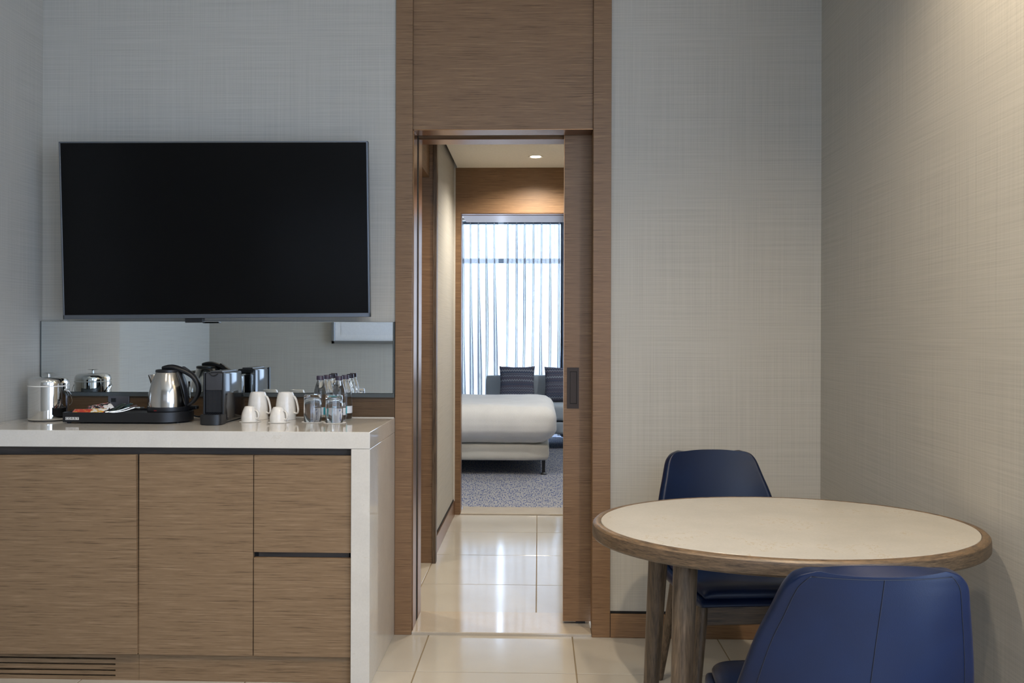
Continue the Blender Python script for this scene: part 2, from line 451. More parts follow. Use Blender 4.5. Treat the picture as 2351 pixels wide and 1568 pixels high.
d1 = root('door_1', (.45, 3.858, .02), 'brown veneer sliding door half pushed into its wall pocket', None, None, 'structure')
dp = mk('panel', B(.1105, .80, 3.838, 3.878, .024, 2.165, bev=.0015), WOOD, d1)
mk('edge_strip', B(.1085, .1105, 3.8385, 3.8775, .024, 2.165), BRONZE, d1)
mk('floor_guide', B(.165, .205, 3.848, 3.868, .0125, .026), BLACK, d1)
# recessed pull: rim frame and sunken plate
bm = bmesh.new()
X0, X1, Z0, Z1 = .1235, .1745, .938, 1.113
box(bm, X0, X0+.0125, 3.8345, 3.8385, Z0, Z1); box(bm, X1-.0085, X1, 3.8345, 3.8385, Z0, Z1)
box(bm, X0+.0125, X1-.0085, 3.8345, 3.8385, Z0, Z0+.019); box(bm, X0+.0125, X1-.0085, 3.8345, 3.8385, Z1-.017, Z1)
ph = mk('pull_handle', bm, BRONZED, d1)
sub('recess_shadow', B(X0+.010, X1-.007, 3.8365, 3.8383, Z0+.015, Z1-.013), BLACKM, ph, d1)  # black plate stands in for the shade inside the pull recess
pl = sub('recess_plate', B(X0+.0145, X1-.011, 3.8358, 3.8385, Z0+.022, Z1-.019), BRONZED, ph, d1)

# ------------------------------------------------------------------ hallway
HZ = 2.415
hf = struct('floor_hall', B(-1.75, .75, 3.995, 6.205, -.06, -.0018), GROUT, 'cream tiles in the hallway beyond the sliding door')
hx = [-1.156, -.581, -.006, .569, .75]; hy = [3.995, 4.473, 5.073, 5.669, 6.205]
tiles([-1.75]+hx, hy, hf)
struct('wall_hall_left', B(-.75, -.59, 4.93, 6.2, 0, 2.50), WALL, 'cream lit wall on the left of the hallway')
struct('wall_hall_right', B(.65, .80, 4.0, 6.2, 0, 2.50), WALL)
struct('trim_side_lintel', B(-.75, -.60, 4.0, 4.88, 2.115, 2.50), WOOD, 'brown lintel over the side opening in the hallway')
struct('trim_side_jamb', B(-.75, -.579, 4.882, 4.945, 0, 2.50), WOOD, 'brown jamb of the side opening in the hallway')
struct('trim_side_post', B(-.5785, -.558, 4.872, 4.93, 0, 2.50, bev=.001), OAK, 'reddish brown edge post in the hallway')
struct('trim_side_strip', B(-.5785, -.5625, 4.9305, 4.945, 0, 2.50), BRONZE)
struct('trim_side_back', B(-1.75, -.75, 3.98, 4.0, 0, 2.50), WOOD)
struct('wall_side_room_far', B(-1.75, -.751, 4.93, 5.0, 0, 2.50), WOOD)
struct('wall_side_room_left', B(-1.82, -1.75, 3.98, 5.0, 0, 2.50), WALL)
struct('ceiling_hall', B(-.566, .65, 3.99, 6.2, HZ, HZ+.03), PAINTC, 'cream hallway ceiling with a downlight')
struct('ceiling_hall_upper', B(-1.82, .8, 3.99, 6.6, 2.50, 2.56), PAINTC)
bb = struct('baseboard_hall', B(-.59, -.578, 4.947, 6.2, 0, .098), BRONZE, 'metal baseboard along the hallway wall')
mk('shadow_groove', B(-.59, -.586, 4.947, 6.2, .098, .107), BLACKM, bb)
# far door frame to the bedroom
struct('trim_far_post', B(-.5785, -.542, 6.2, 6.29, 0, HZ), WOOD, 'brown post left of the bedroom doorway')
struct('trim_far_post_strip', B(-.542, -.538, 6.205, 6.29, .012, 2.095), BRONZE)
struct('trim_far_header', B(-.542, .65, 6.2, 6.66, 2.10, HZ), WOOD, 'brown header over the bedroom doorway under the downlight')
struct('trim_far_soffit_front', B(-.54, .65, 6.203, 6.255, 2.094, 2.0998), BRONZE)
struct('trim_far_soffit_rear', B(-.54, .65, 6.285, 6.66, 2.094, 2.0998), BRONZE)
struct('trim_threshold_bedroom', B(-.542, .65, 6.207, 6.455, -.03, .010, bev=.004), MARBLE, 'marble threshold at the bedroom doorway')

# ------------------------------------------------------------------ bedroom shell
BY = 11.30
struct('floor_bedroom', B(-3.0, 2.6, 6.455, BY+.2, -.06, .004), CARPET, 'blue and grey woven carpet in the bedroom')
struct('wall_bedroom_front_left', B(-3.0, -.5785, 6.2, 6.29, 0, 2.8), PAINTB)
struct('wall_bedroom_front_right', B(.65, 2.6, 6.2, 6.66, 0, 2.8), PAINTB)
struct('wall_bedroom_front_top', B(-.5785, .65, 6.5, 6.66, HZ, 2.8), PAINTB)
struct('wall_bedroom_left', B(-3.1, -3.0, 6.2, BY+.2, 0, 2.8), PAINTB)
struct('wall_bedroom_right', B(2.6, 2.7, 6.2, BY+.2, 0, 2.8), PAINTB)
struct('ceiling_bedroom', B(-3.1, 2.7, 6.2, BY+.2, 2.72, 2.82), PAINTC)
bm = bmesh.new(); box(bm, -3.0, -2.2, BY, BY+.12, 0, 2.72); box(bm, 1.6, 2.6, BY, BY+.12, 0, 2.72); box(bm, -2.2, 1.6, BY, BY+.12, 0, .05)
struct('wall_bedroom_window', bm, PAINTB)
win2 = root('window_2', (-.3, BY+.05, .05), 'tall bright bedroom window behind sheer curtains', None, None, 'structure')
for x0, x1, z0, z1 in ((-2.2, -2.14, .05, 2.72), (1.54, 1.6, .05, 2.72), (-1.33, -1.27, .05, 2.17), (-2.2, 1.6, 2.165, 2.225), (-2.2, 1.6, .05, .11), (-2.2, 1.6, 2.66, 2.72)):
    mk('window_frame', B(x0, x1, BY+.02, BY+.08, z0, z1), WFRAME, win2)
mk('pane', B(-2.15, 1.55, BY+.045, BY+.055, .1, 2.67), glass('window_pane', 1.0, (.97, 1, 1, 1)), win2)

# ------------------------------------------------------------------ downlights
def downlight(loc, label, energy, spot=110, cone=.05, col=(1, .82, .60), group=None):
    r = root('downlight', loc, label, 'light', group)
    bm = bmesh.new(); lathe(bm, [(.036, -.001), (.047, -.004), (.049, -.002), (.049, 0), (.036, 0)], 32, cap=False); mk('trim_ring', bm, WHITEM, r, 40, local=True)
    bm = bmesh.new(); lathe(bm, [(0, -.003), (.02, -.0028), (.0345, -.0012), (.0345, -.0002), (0, -.0002)], 24, cap=False); mk('lens', bm, LAMP, r, 40, local=True)
    l = bpy.data.lights.new('downlight_beam', 'SPOT'); l.energy = energy; l.spot_size = radians(spot); l.spot_blend = .8; l.color = col; l.shadow_soft_size = .03
    o = bpy.data.objects.new('downlight_beam', l); C.objects.link(o); o.parent = r; o.location = (0, 0, -.012)
    return r
G = 'warm ceiling downlights of the living room'
downlight((.86, 2.0, CEIL), 'round ceiling downlight above the oval table', 76, 135, group=G)
downlight((-1.40, 1.45, CEIL), 'round ceiling downlight in front of the television', 24, 120, group=G)
downlight((-1.15, 2.42, CEIL), 'round ceiling downlight above the front of the counter', 22, 88, group=G)
downlight((-.20, 1.55, CEIL), 'round ceiling downlight above the middle of the living room', 56, 135, group=G)
downlight((.50, .85, CEIL), 'round ceiling downlight between the window and the near chair', 36, 140, group=G)
downlight((-.021, 5.82, HZ), 'bright round downlight in the hallway ceiling', 66, 150, col=(1, .90, .76), group='hallway downlights')
downlight((-.021, 4.55, HZ), 'round hallway downlight just past the sliding door', 36, 120, group='hallway downlights')
downlight((-1.2, 4.45, 2.50), 'round downlight in the side room off the hallway', 40, 120, group='hallway downlights')

downlight((-.35, 6.85, 2.72), 'round downlight in the bedroom ceiling near the door', 60, 150, col=(1, .99, .97), group='bedroom downlights')
downlight((1.25, 8.9, 2.72), 'added unseen fill downlight in the bedroom ceiling beside the bed', 60, 150, col=(1, .99, .97), group='bedroom downlights')  # out of view, added as fill to brighten the sofa

# ------------------------------------------------------------------ curtains
def curtain(name, x0, x1, y, z0, z1, folds, amp, mat, label, seed, pinch=True, lean=0.0, group=None):
    rnd = random.Random(seed); bm = bmesh.new(); NP, NF = 14, 10; per = NP+NF; nx = folds*per; nz = 40
    cell = (x1-x0)/folds
    jit = [rnd.uniform(-.12, .12) for _ in range(folds)]; dep = [rnd.uniform(.7, 1.3) for _ in range(folds)]; wob = [rnd.uniform(0, 6.28) for _ in range(folds)]
    rows = []
    for j in range(nz+1):
        v = j/nz; z = z1+(z0-z1)*v; row = []
        e = .006; ww = (.0035+.015*v**.7) if pinch else .02; dd = (.050-.016*v) if pinch else .07
        for k in range(folds):
            cx = x0+cell*(k+.5+jit[k]*(.25+.75*v)) + .010*v*sin(v*5+wob[k]); xa, xb = x0+cell*k, x0+cell*(k+1)
            d = dd*dep[k]; wv = ww*dep[k]*(1+.35*sin(v*6+wob[k]))
            for i in range(NF//2):                                   # flat run up to the pleat
                f = i/(NF//2); row.append((xa+(cx-e-xa)*f, y+amp*.6*sin(pi*f)*sin(wob[k]+v*2)*min(1, v*6)))
            for i in range(NP):                                      # omega shaped pleat standing out into the room
                q = -1+2*i/(NP-1); row.append((cx+e*q+wv*sin(pi*q), y-d*(1+cos(pi*q))/2))
            for i in range(1, NF//2+1):
                f = i/(NF//2); row.append((cx+e+(xb-cx-e)*f, y+amp*.6*sin(pi*f)*cos(wob[k]+v*2)*min(1, v*6)))
        n_ = len(row)
        rows.append([bm.verts.new((px+lean*sin(v*2.2)*(q/n_), py, z)) for q, (px, py) in enumerate(row)])
    nx = len(rows[0])-1
    for a, b in zip(rows, rows[1:]):
        for i in range(nx): bm.faces.new((a[i], a[i+1], b[i+1], b[i]))
    r = root(name, ((x0+x1)/2, y, z0), label, 'curtain', group)
    mk('cloth', bm, mat, r, True)
    bm = bmesh.new(); box(bm, min(x0, x1), max(x0, x1), y-.006, y+.006, z1-.012, z1+.012); mk('heading_tape', bm, DRAPE, r)
    return r
curtain('sheer_curtain', -2.15, -.500, 11.0, .02, 2.635, 17, .018, SHEER, 'white sheer curtain left of the bright gap', 3, lean=.018, group='bedroom sheers')
curtain('sheer_curtain', -.430, .30, 11.0, .02, 2.635, 7, .020, SHEER, 'white sheer curtain right of the bright gap, behind the sofa', 8, lean=0, group='bedroom sheers')
curtain('side_drape', .272, .95, 10.93, .02, 2.66, 8, .035, DRAPE, 'grey blue drape at the edge of the bedroom sheers', 5, pinch=False)
bm = B(-2.2, 1.6, 11.0, 11.03, 2.668, 2.70); tag(mk('curtain_track', bm, WHITEM), 'white curtain track along the bedroom ceiling', 'track')

# ------------------------------------------------------------------ bed
bed = root('bed', (-.95, 8.7, 0), 'white bed seen end-on through the bedroom doorway', 'bed')
bm = bmesh.new(); rbox(bm, (-1.0, 8.72, .206), (1.10, .78, .084), .05, 10); mk('bed_base', bm, BEDBASE, bed, True)
def duv(p, q):
    n = noise.noise(Vector((p.x*2.2, p.y*2.2, p.z*2)))*.014 + noise.noise(Vector((p.x*7, p.y*7, p.z*5+3)))*.005
    k = max(0, -q.z); wr = noise.noise(Vector((p.x*9, p.y*9, 1)))*.012*k
    s = 1 - .05*max(0, -q.z-.3)
    return Vector((p.x*s+wr, p.y*s-.02*(1-abs(q.z))*(q.y < -.9)+wr, p.z+n*(1 if q.z > .2 else .3)))
bm = bmesh.new(); rbox(bm, (-1.0, 8.70, .455), (1.165, .83, .172), .125, 26, duv); mk('duvet', bm, DUVET, bed, True)
for x, y in ((.05, 8.02), (-2.0, 8.02), (.05, 9.40), (-2.0, 9.40)):
    bm = bmesh.new(); lathe(bm, [(.030, 0), (.030, .008), (.016, .020), (.014, .05), (.017, .125)], 18, (x, y, .004)); mk('leg', bm, BLACK, bed, 40)

# ------------------------------------------------------------------ sofa and cushions
sofa = root('sofa', (.5, 10.3, 0), 'pale grey sofa under the bedroom window', 'sofa')
bm = bmesh.new(); rbox(bm, (.50, 10.46, .47), (1.11, .09, .316), .03, 8); mk('backrest', bm, SOFA, sofa, True)
bm = bmesh.new(); rbox(bm, (.55, 10.08, .40), (1.02, .30, .09), .035, 8); mk('seat', bm, SOFA, sofa, True)
bm = bmesh.new(); rbox(bm, (.55, 10.10, .235), (1.04, .31, .07), .02, 6); mk('seat_base', bm, SOFA, sofa, True)
for x in (-.40, 1.48):
    for y in (9.86, 10.36): mk('foot', B(x-.03, x+.03, y-.03, y+.03, .004, .17), BLACK, sofa)
def cushion(loc, rx, rz, w_, h_, mat, label):
    def fn(p, q):
        e = (1-abs(q.x)**2.4)*(1-abs(q.z)**2.4)
        return Vector((q.x*w_/2*(1-.05*(1-abs(q.z)**2)+.03*abs(q.z)), q.y*(.012+.062*e**.6), q.z*h_/2*(1-.05*(1-abs(q.x)**2)+.02*abs(q.x))+.004*noise.noise(Vector((q.x*3, q.z*3, loc[0])))))
    bm = bmesh.new(); rbox(bm, (0, 0, 0), (1, 1, 1), .01, 14, fn)
    o = mk('throw_cushion', bm, mat, None, True); o.location = loc; o.rotation_euler = (rx, 0, rz)
    return tag(o, label, 'cushion', 'zigzag cushions on the sofa')
cushion((-.243, 10.25, .695), radians(-14), .03, .40, .40, knit('zigzag_knit', 1.0), 'dark zigzag knit cushion in full view on the sofa')
cushion((.275, 10.25, .69), radians(-13), -.05, .40, .40, knit('zigzag_knit_brown', 6.0), 'dark zigzag knit cushion cut off by the sliding door')

# ------------------------------------------------------------------ counter
CZ, CY, CX = .905, 3.155, -.597
ctr = root('worktop', (-1.35, 3.43, 0), 'cream quartz counter with a thick top and waterfall side panel', 'counter')
mk('top_slab', B(XL+.001, CX, CY, 3.705, CZ-.060, CZ, bev=.0015), STONE, ctr)
mk('side_panel', B(CX-.067, CX, CY+.0008, 3.705, .001, CZ-.0608, bev=.001), STONE, ctr)
struct('trim_counter_seal', B(XL+.001, -.600, 3.698, 3.706, CZ, CZ+.003), STONE, 'pale sealing bead along the back of the counter')
X01, X12, X23 = -1.4375, -1.019, -.6655
YF = 3.172
cab = root('minibar_cabinet', (-1.77, 3.4, 0), 'wide brown cabinet door unit at the left with a slotted vent plinth', 'cabinet')
mk('body', B(XL+.002, X01-.001, YF+.026, 3.69, .105, .842), WOODK, cab)
dm = B(-.331, .331, -.011, .011, -.3575, .3575, bev=.001)
d = mk('door', dm, WOODC, cab, None, True); d.location = (-1.7695-(-1.77), 3.1715-3.4, .4565); d.rotation_euler = (0, -.0105, 0)
mk('recess_rail', B(XL+.002, X01, YF+.022, YF+.026, .80, .844), WOODK, cab)
# plinth: slats between four vent slots
VX = -1.5242
zs = [.0, .0133, .0193, .0318, .0378, .0536, .0596, .0740, .0800, .0945]
for i in range(0, 10, 2):
    mk('plinth_slat', B(XL+.002, VX, YF+.012, YF+.026, zs[i], zs[i+1]), WOODC, cab)
bm = B(VX, X01-.001, YF+.012, YF+.026, 0, .0945); mk('plinth_end', bm, WOODC, cab)
mk('vent_backing', B(XL+.002, VX+.002, YF+.040, YF+.045, 0, .0945), BLACKM, cab)
cab2 = root('cupboard_cabinet', (-1.228, 3.4, 0), 'narrower brown cupboard door unit between the wide door and the drawers', 'cabinet')
mk('body', B(X01+.001, X12-.001, YF+.026, 3.69, .105, .842), WOODK, cab2)
mk('door', B(X01+.003, X12-.0016, YF, YF+.022, .0975, .818, bev=.001), WOODC, cab2)
mk('recess_rail', B(X01, X12, YF+.022, YF+.026, .80, .844), WOODK, cab2)
mk('plinth', B(X01, X12, YF+.012, YF+.026, 0, .096), WOODC, cab2)
cab3 = root('drawer_cabinet', (-.842, 3.4, 0), 'brown two-drawer unit beside the quartz side panel', 'cabinet')
mk('body', B(X12+.001, X23-.0005, YF+.05, 3.69, .105, .842), WOODK, cab3)
mk('drawer', B(X12+.0016, X23-.002, YF, YF+.022, .4705, .818, bev=.001), WOODC, cab3)
mk('drawer', B(X12+.0016, X23-.002, YF, YF+.022, .0975, .4505, bev=.001), WOODC, cab3)
mk('finger_recess', B(X12+.014, X23-.012, YF+.018, YF+.03, .4505, .4705), WOODK, cab3)
mk('finger_recess', B(X12+.001, X12+.014, YF+.022, YF+.03, .4505, .4705), BLACKM, cab3)
mk('recess_rail', B(X12, X23-.0005, YF+.022, YF+.05, .80, .844), WOODK, cab3)
mk('plinth', B(X12, X23-.0005, YF+.012, YF+.026, 0, .096), WOODC, cab3)

# backsplash and mirror
struct('trim_backsplash', B(XL+.001, -.598, 3.708, YB, CZ+.001, .9895), WOODB, 'brown wooden backsplash under the mirror strip')
mir = root('wall_mirror', (-1.35, 3.71, 1.0), 'long frameless mirror strip under the television', 'mirror')
mk('glass', B(XL+.006, -.6035, 3.700, 3.716, 1.006, 1.305, bev=.002, seg=1), MIRROR, mir)
mk('bottom_rail', B(XL+.001, -.5985, 3.698, 3.719, .990, 1.0055), MIRRORE, mir)
mk('edge_trim', B(-.6033, -.5985, 3.700, 3.719, 1.006, 1.305), MIRRORE, mir)
mk('edge_trim', B(XL+.003, XL+.0058, 3.702, 3.719, 1.006, 1.305), MIRRORE, mir)

# socket
so = root('socket_plate', (-1.763, 3.708, .945), 'black nickel socket plate on the backsplash behind the tray', 'socket')
mk('plate', B(-1.8085, -1.7175, 3.702, 3.7085, .912, .9955, bev=.0015), NICKEL, so)
mk('switch', B(-1.793, -1.775, 3.699, 3.7025, .965, .981), BLACK, so)
mk('switch', B(-1.752, -1.738, 3.699, 3.7025, .948, .960), BLACK, so)
mk('socket_hole', B(-1.777, -1.737, 3.7005, 3.7025, .930, .946), BLACKM, so)

# ------------------------------------------------------------------ television
tv = root('television', (-1.3049, 3.5747, 1.6724), 'large black flat television tilted on its wall bracket', 'television')
tv.rotation_euler = (Matrix.Rotation(.0579, 4, 'Z') @ Matrix.Rotation(.0365, 4, 'X') @ Matrix.Rotation(-.0113, 4, 'Y')).to_euler()
W2, H2 = 1.235/2, .712/2
bm = bmesh.new()
for a in ((-W2, -W2+.006, -H2, H2), (W2-.008, W2, -H2, H2), (-W2, W2, H2-.006, H2), (-W2, W2, -H2, -H2+.017)):
    box(bm, a[0], a[1], -.004, .030, a[2], a[3], bev=.0012, seg=1)
mk('bezel', bm, BEZEL, tv, None, True)
mk('screen', B(-W2+.005, W2-.007, -.001, .020, -H2+.016, H2-.005), SCREEN, tv, None, True)
bm = B(-W2+.004, W2-.004, .020, .034, -H2+.004, H2-.004); box(bm, -.42, .42, .034, .065, -H2+.03, .15, bev=.01)
mk('rear_housing', bm, BLACK, tv, None, True)
mk('wall_bracket', B(-.2, .2, .065, .1, -.15, .15), BLACK, tv, None, True)
sb = mk('sensor_box', B(-.135, -.063, .010, .036, -H2-.018, -H2+.002, bev=.002), BLACK, tv, None, True)

# ------------------------------------------------------------------ ice bucket
ib = root('ice_bucket', (-1.961, 3.522, CZ), 'chrome ice bucket with a domed lid in the counter corner', 'ice bucket')
bm = bmesh.new(); lathe(bm, [(0, .002), (.070, .002), (.0740, .006), (.0748, .012), (.0748, .07), (.0748, .136)], 56, cap=False); mk('body', bm, CHROME, ib, 40, True)
bm = bmesh.new(); lathe(bm, [(.068, 0), (.072, 0), (.0725, .003), (.068, .003)], 40, cap=False); mk('foot_ring', bm, BLACK, ib, 40, True)
bm = bmesh.new(); lathe(bm, [(.0744, .136), (.0758, .1365), (.0758, .1402), (.0744, .1407)], 56, cap=False); mk('rim_band', bm, CERAM, ib, 40, True)
bm = bmesh.new(); lathe(bm, spline([(.0744, .1407), (.0742, .150), (.0716, .160), (.065, .1680), (.052, .1728), (.03, .1748), (0, .1752)], 30), 56, cap=False)
lid = mk('lid', bm, CHROME, ib, True, True)
bm = bmesh.new(); lathe(bm, [(.0045, .174), (.0042, .185), (.006, .1865), (.021, .1885), (.0235, .1895), (.020, .1910), (0, .1915)], 28, cap=False)
kn = mk('knob', bm, CHROME, None, 50); kn.parent = lid
PA = -.10
for s_ in (0, pi):
    bm = bmesh.new(); lathe(bm, [(.0055, 0), (.0055, .005), (.004, .007), (0, .007)], 16)
    p_ = mk('pivot', bm, CHROME, ib, 40, True); p_.location = (.0745*cos(s_+PA), .0745*sin(s_+PA), .122); p_.rotation_euler = (0, pi/2, s_+PA)
pts = []
for i in range(33):
    a = pi*i/32; q = Vector((.0805*cos(a), .094*sin(a), .122-.072*sin(a))); pts.append(Matrix.Rotation(PA, 3, 'Z') @ q)
bm = bmesh.new(); tube(bm, pts, .0050, 8, flat=(.3, 1.0)); mk('bail_handle', bm, CHROME, ib, True, True)

# ------------------------------------------------------------------ tray
TZ = CZ+.0445                     # tray top level
tr = root('hospitality_tray', (-1.62, 3.49, CZ), 'black hospitality tray with a rounded right end, under the kettle', 'tray')
def tray_outline(off=0.0):
    cx, cy, r = -1.471, 3.49, .104
    pts = [(-1.831+off, 3.590-off), (-1.831+off, 3.388+off), (-1.60, 3.386+off)]
    for i in range(25):
        a = -pi/2-.25+(pi+.5)*i/24; pts.append((cx+(r-off)*cos(a), cy+(r-off)*sin(a)))
    pts.append((-1.60, 3.592-off)); return pts
def prism(bm, pts, z0, z1):
    a = [bm.verts.new((x, y, z0)) for x, y in pts]; b = [bm.verts.new((x, y, z1)) for x, y in pts]
    n = len(pts)
    for i in range(n): bm.faces.new((a[i], a[(i+1) % n], b[(i+1) % n], b[i]))
    bm.faces.new(b); bm.faces.new(a[::-1]); bmesh.ops.recalc_face_normals(bm, faces=bm.faces[:])
    return bm
bm = prism(bmesh.new(), tray_outline(), CZ+.006, CZ+.036); mk('tray_body', bm, BLACK, tr, 40)
# raised rim round the recess
bm = bmesh.new(); o_ = tray_outline(); i_ = tray_outline(.006); n = len(o_)
vo = [[bm.verts.new((x, y, z)) for x, y in q] for q, z in ((o_, CZ+.036), (o_, CZ+.0435), (i_, CZ+.0435), (i_, CZ+.036))]
for k in range(3):
    for i in range(n): bm.faces.new((vo[k][i], vo[k][(i+1) % n], vo[k+1][(i+1) % n], vo[k+1][i]))
bmesh.ops.recalc_face_normals(bm, faces=bm.faces[:]); mk('tray_rim', bm, BLACK, tr, 40)
for x, y in ((-1.815, 3.404), (-1.815, 3.57), (-1.405, 3.44), (-1.405, 3.54)):
    bm = bmesh.new(); lathe(bm, [(.007, 0), (.008, .007)], 14, (x, y, CZ)); mk('foot', bm, BLACK, tr, 40)
lx = -1.8195
for k in range(5):
    mk('logo_square', B(lx+k*.0106, lx+k*.0106+.0096, 3.3865, 3.3885, CZ+.0145, CZ+.0252), PAPER, tr)
def text_mesh(name, s, size, loc, mat, parent, rx=pi/2, extrude=.0004, spacing=1.0):
    cu = bpy.data.curves.new(name, 'FONT'); cu.body = s; cu.size = size; cu.extrude = extrude; cu.align_x = 'CENTER'; cu.align_y = 'CENTER'; cu.space_character = spacing
    t = bpy.data.objects.new(name, cu); C.objects.link(t); bpy.context.view_layer.update()
    me = bpy.data.meshes.new_from_object(t.evaluated_get(bpy.context.evaluated_depsgraph_get())); bpy.data.objects.remove(t)
    me.materials.clear(); me.materials.append(mat)
    o = bpy.data.objects.new(name, me); C.objects.link(o); o.parent = parent
    o.location = Vector(loc)-parent.location; o.rotation_euler = (rx, 0, 0); return o
for k, ch in enumerate('CORBY'):
    text_mesh('lettering', ch, .0115, (lx+k*.0106+.0048, 3.3862, CZ+.0198), BLACKM, tr)

# ------------------------------------------------------------------ kettle
KX, KY, KZ = -1.462, 3.49, CZ+.036
kt = root('kettle', (KX, KY, KZ), 'stainless steel kettle with a black handle on the tray', 'kettle')
bm = bmesh.new(); lathe(bm, [(0, 0), (.074, 0), (.078, .004), (.079, .012), (.0785, .026), (.077, .027)], 56, cap=False); mk('base_band', bm, BLACK, kt, 40, True)
bp = [(.0765, .027), (.0765, .05), (.0745, .075), (.070, .10), (.063, .125), (.0545, .148), (.0485, .163), (.046, .168)]
bm = bmesh.new(); lathe(bm, [(r, z) for r, z in spline(bp, 24)], 64, cap=False); mk('body', bm, STEEL, kt, True, True)
bm = bmesh.new(); lathe(bm, [(.0465, .166), (.0485, .168), (.0475, .177), (.041, .179), (0, .1795)], 48, cap=False); mk('lid', bm, BLACK, kt, 50, True)
# spout
bm = bmesh.new(); Lp = (-.0665, 0, .100)
lipL = [(-.047, -.024, .160), (-.060, -.020, .158), (-.074, -.011, .1565)]; tip = (-.0855, 0, .1565); lipR = [(x, -y, z) for x, y, z in lipL][::-1]
rim = [bm.verts.new(q) for q in lipL+[tip]+lipR]; mid = [bm.verts.new((q.co.x*.55+Lp[0]*.45+.002, q.co.y*.75, q.co.z*.55+Lp[2]*.45)) for q in rim]; lv = bm.verts.new(Lp)
for k in range(6):
    bm.faces.new((rim[k], rim[k+1], mid[k+1], mid[k])); bm.faces.new((mid[k], mid[k+1], lv))
bmesh.ops.recalc_face_normals(bm, faces=bm.faces[:])
mk('spout', bm, STEEL, kt, True, True, mods=(('SOLIDIFY', dict(thickness=.0016, offset=0.0)), ('SUBSURF', dict(levels=1, render_levels=2))))
hp = [(-.022, .183, .010), (.000, .1865, .0135), (.022, .186, .0145), (.046, .179, .0145), (.076, .167, .0140), (.103, .146, .0130), (.119, .116, .0120), (.121, .088, .0112), (.112, .062, .0100), (.096, .042, .0088), (.076, .028, .0075)]
hs = spline(hp, 40)
bm = bmesh.new(); tube(bm, [(x, 0, z) for x, z, r in hs], [r for x, z, r in hs], 14, flat=(.85, 1.25)); hd = mk('handle', bm, BLACK, kt, True, True)
# saddle that carries the handle down the back of the body
ss = spline([(.043, .172, .014), (.054, .152, .015), (.064, .125, .016), (.071, .095, .015), (.075, .06, .014), (.076, .028, .013)], 24)
bm = bmesh.new(); tube(bm, [(x-.006, 0, z) for x, z, r in ss], [r for x, z, r in ss], 12, flat=(.75, 1.6)); mk('handle_saddle', bm, BLACK, kt, True, True)
bm = bmesh.new(); tube(bm, [(.0835, 0, .13), (.084, 0, .10), (.086, 0, .06)], [.003, .004, .003], 8, flat=(1, 2)); mk('water_window', bm, CLEARP, kt, True, True)
bm = B(.056, .084, -.011, .011, -.005, .006, bev=.002); 
for v in bm.verts: v.co = Matrix.Rotation(.62, 4, 'Y') @ (v.co-Vector((.07, 0, 0))) + Vector((.068, 0, .179))
sw = mk('switch', bm, BLACK, None); sw.parent = hd
for dx in (-.022, -.016):
    bm = bmesh.new(); lathe(bm, [(.0012, 0), (.0024, 0), (.0024, .0006), (.0012, .0006)], 12, cap=False)
    q = mk('red_mark', bm, RED, kt, None, True); q.location = (dx, -math.sqrt(.0788**2-dx*dx), .014); q.rotation_euler = (pi/2, 0, 0)

kt.scale = (1, 1, .955)

# ------------------------------------------------------------------ sachets and spoons
def sachet(name, loc, rz, rx, ry, w_, l_, mat, label, t=.003):
    def fn(p, q):
        e = (1-abs(q.x)**3)*(1-abs(q.y)**3)
        return Vector((q.x*w_/2, q.y*l_/2, q.z*(.0006+t*e)+.0015*noise.noise(Vector((q.x*2, q.y*2, loc[0]*9)))))
    bm = bmesh.new(); rbox(bm, (0, 0, 0), (1, 1, 1), .02, 8, fn)
    o = mk(name, bm, mat, None, True); o.location = loc; o.rotation_euler = (rx, ry, rz)
    return tag(o, label, 'sachet', 'sachets on the hospitality tray')
TT = CZ+.0365
sachet('sachet', (-1.772, 3.432, TT+.006), .05, radians(25), 0, .085, .040, sachet_mat('red_gold_print', 'b53a28', 'c9452e', 'd9a94a'), 'red sachet lying at the front of the tray')
sachet('sachet', (-1.722, 3.436, TT+.008), -.05, radians(28), 0, .062, .040, sachet_mat('white_gold_print', 'e8e3da', 'd8b04c', 'c24030', (.5, .62)), 'white and gold printed sachet leaning on the red one')
sachet('sachet', (-1.745, 3.50, TT+.017), .25, radians(34), radians(-10), .085, .045, sachet_mat('black_white_print', '2b2526', 'b8b2ad', 'a33730', (.5, .57)), 'dark striped sachet propped behind the red sachet')
sachet('sachet', (-1.712, 3.505, TT+.020), .75, radians(30), radians(-20), .035, .035, PAPER, 'plain white paper sachet tip standing up')
sachet('sachet', (-1.668, 3.50, TT+.017), .9, radians(8), radians(-30), .060, .030, sachet_mat('green_black_print', '17221e', '2c3a34', '8f978f', (.5, .66)), 'black and green sachet at the left of the fan')
sachet('sachet', (-1.650, 3.52, TT+.018), .7, radians(8), radians(-26), .060, .030, sachet_mat('teal_black_print', '151d22', '24474a', '9aa5a3', (.5, .64)), 'black and teal sachet in the middle of the fan')
sachet('sachet', (-1.632, 3.52, TT+.014), .55, radians(8), radians(-18), .060, .030, sachet_mat('maroon_black_print', '1c1416', '5a2024', 'a08a86', (.5, .64)), 'black and maroon sachet at the right of the fan')
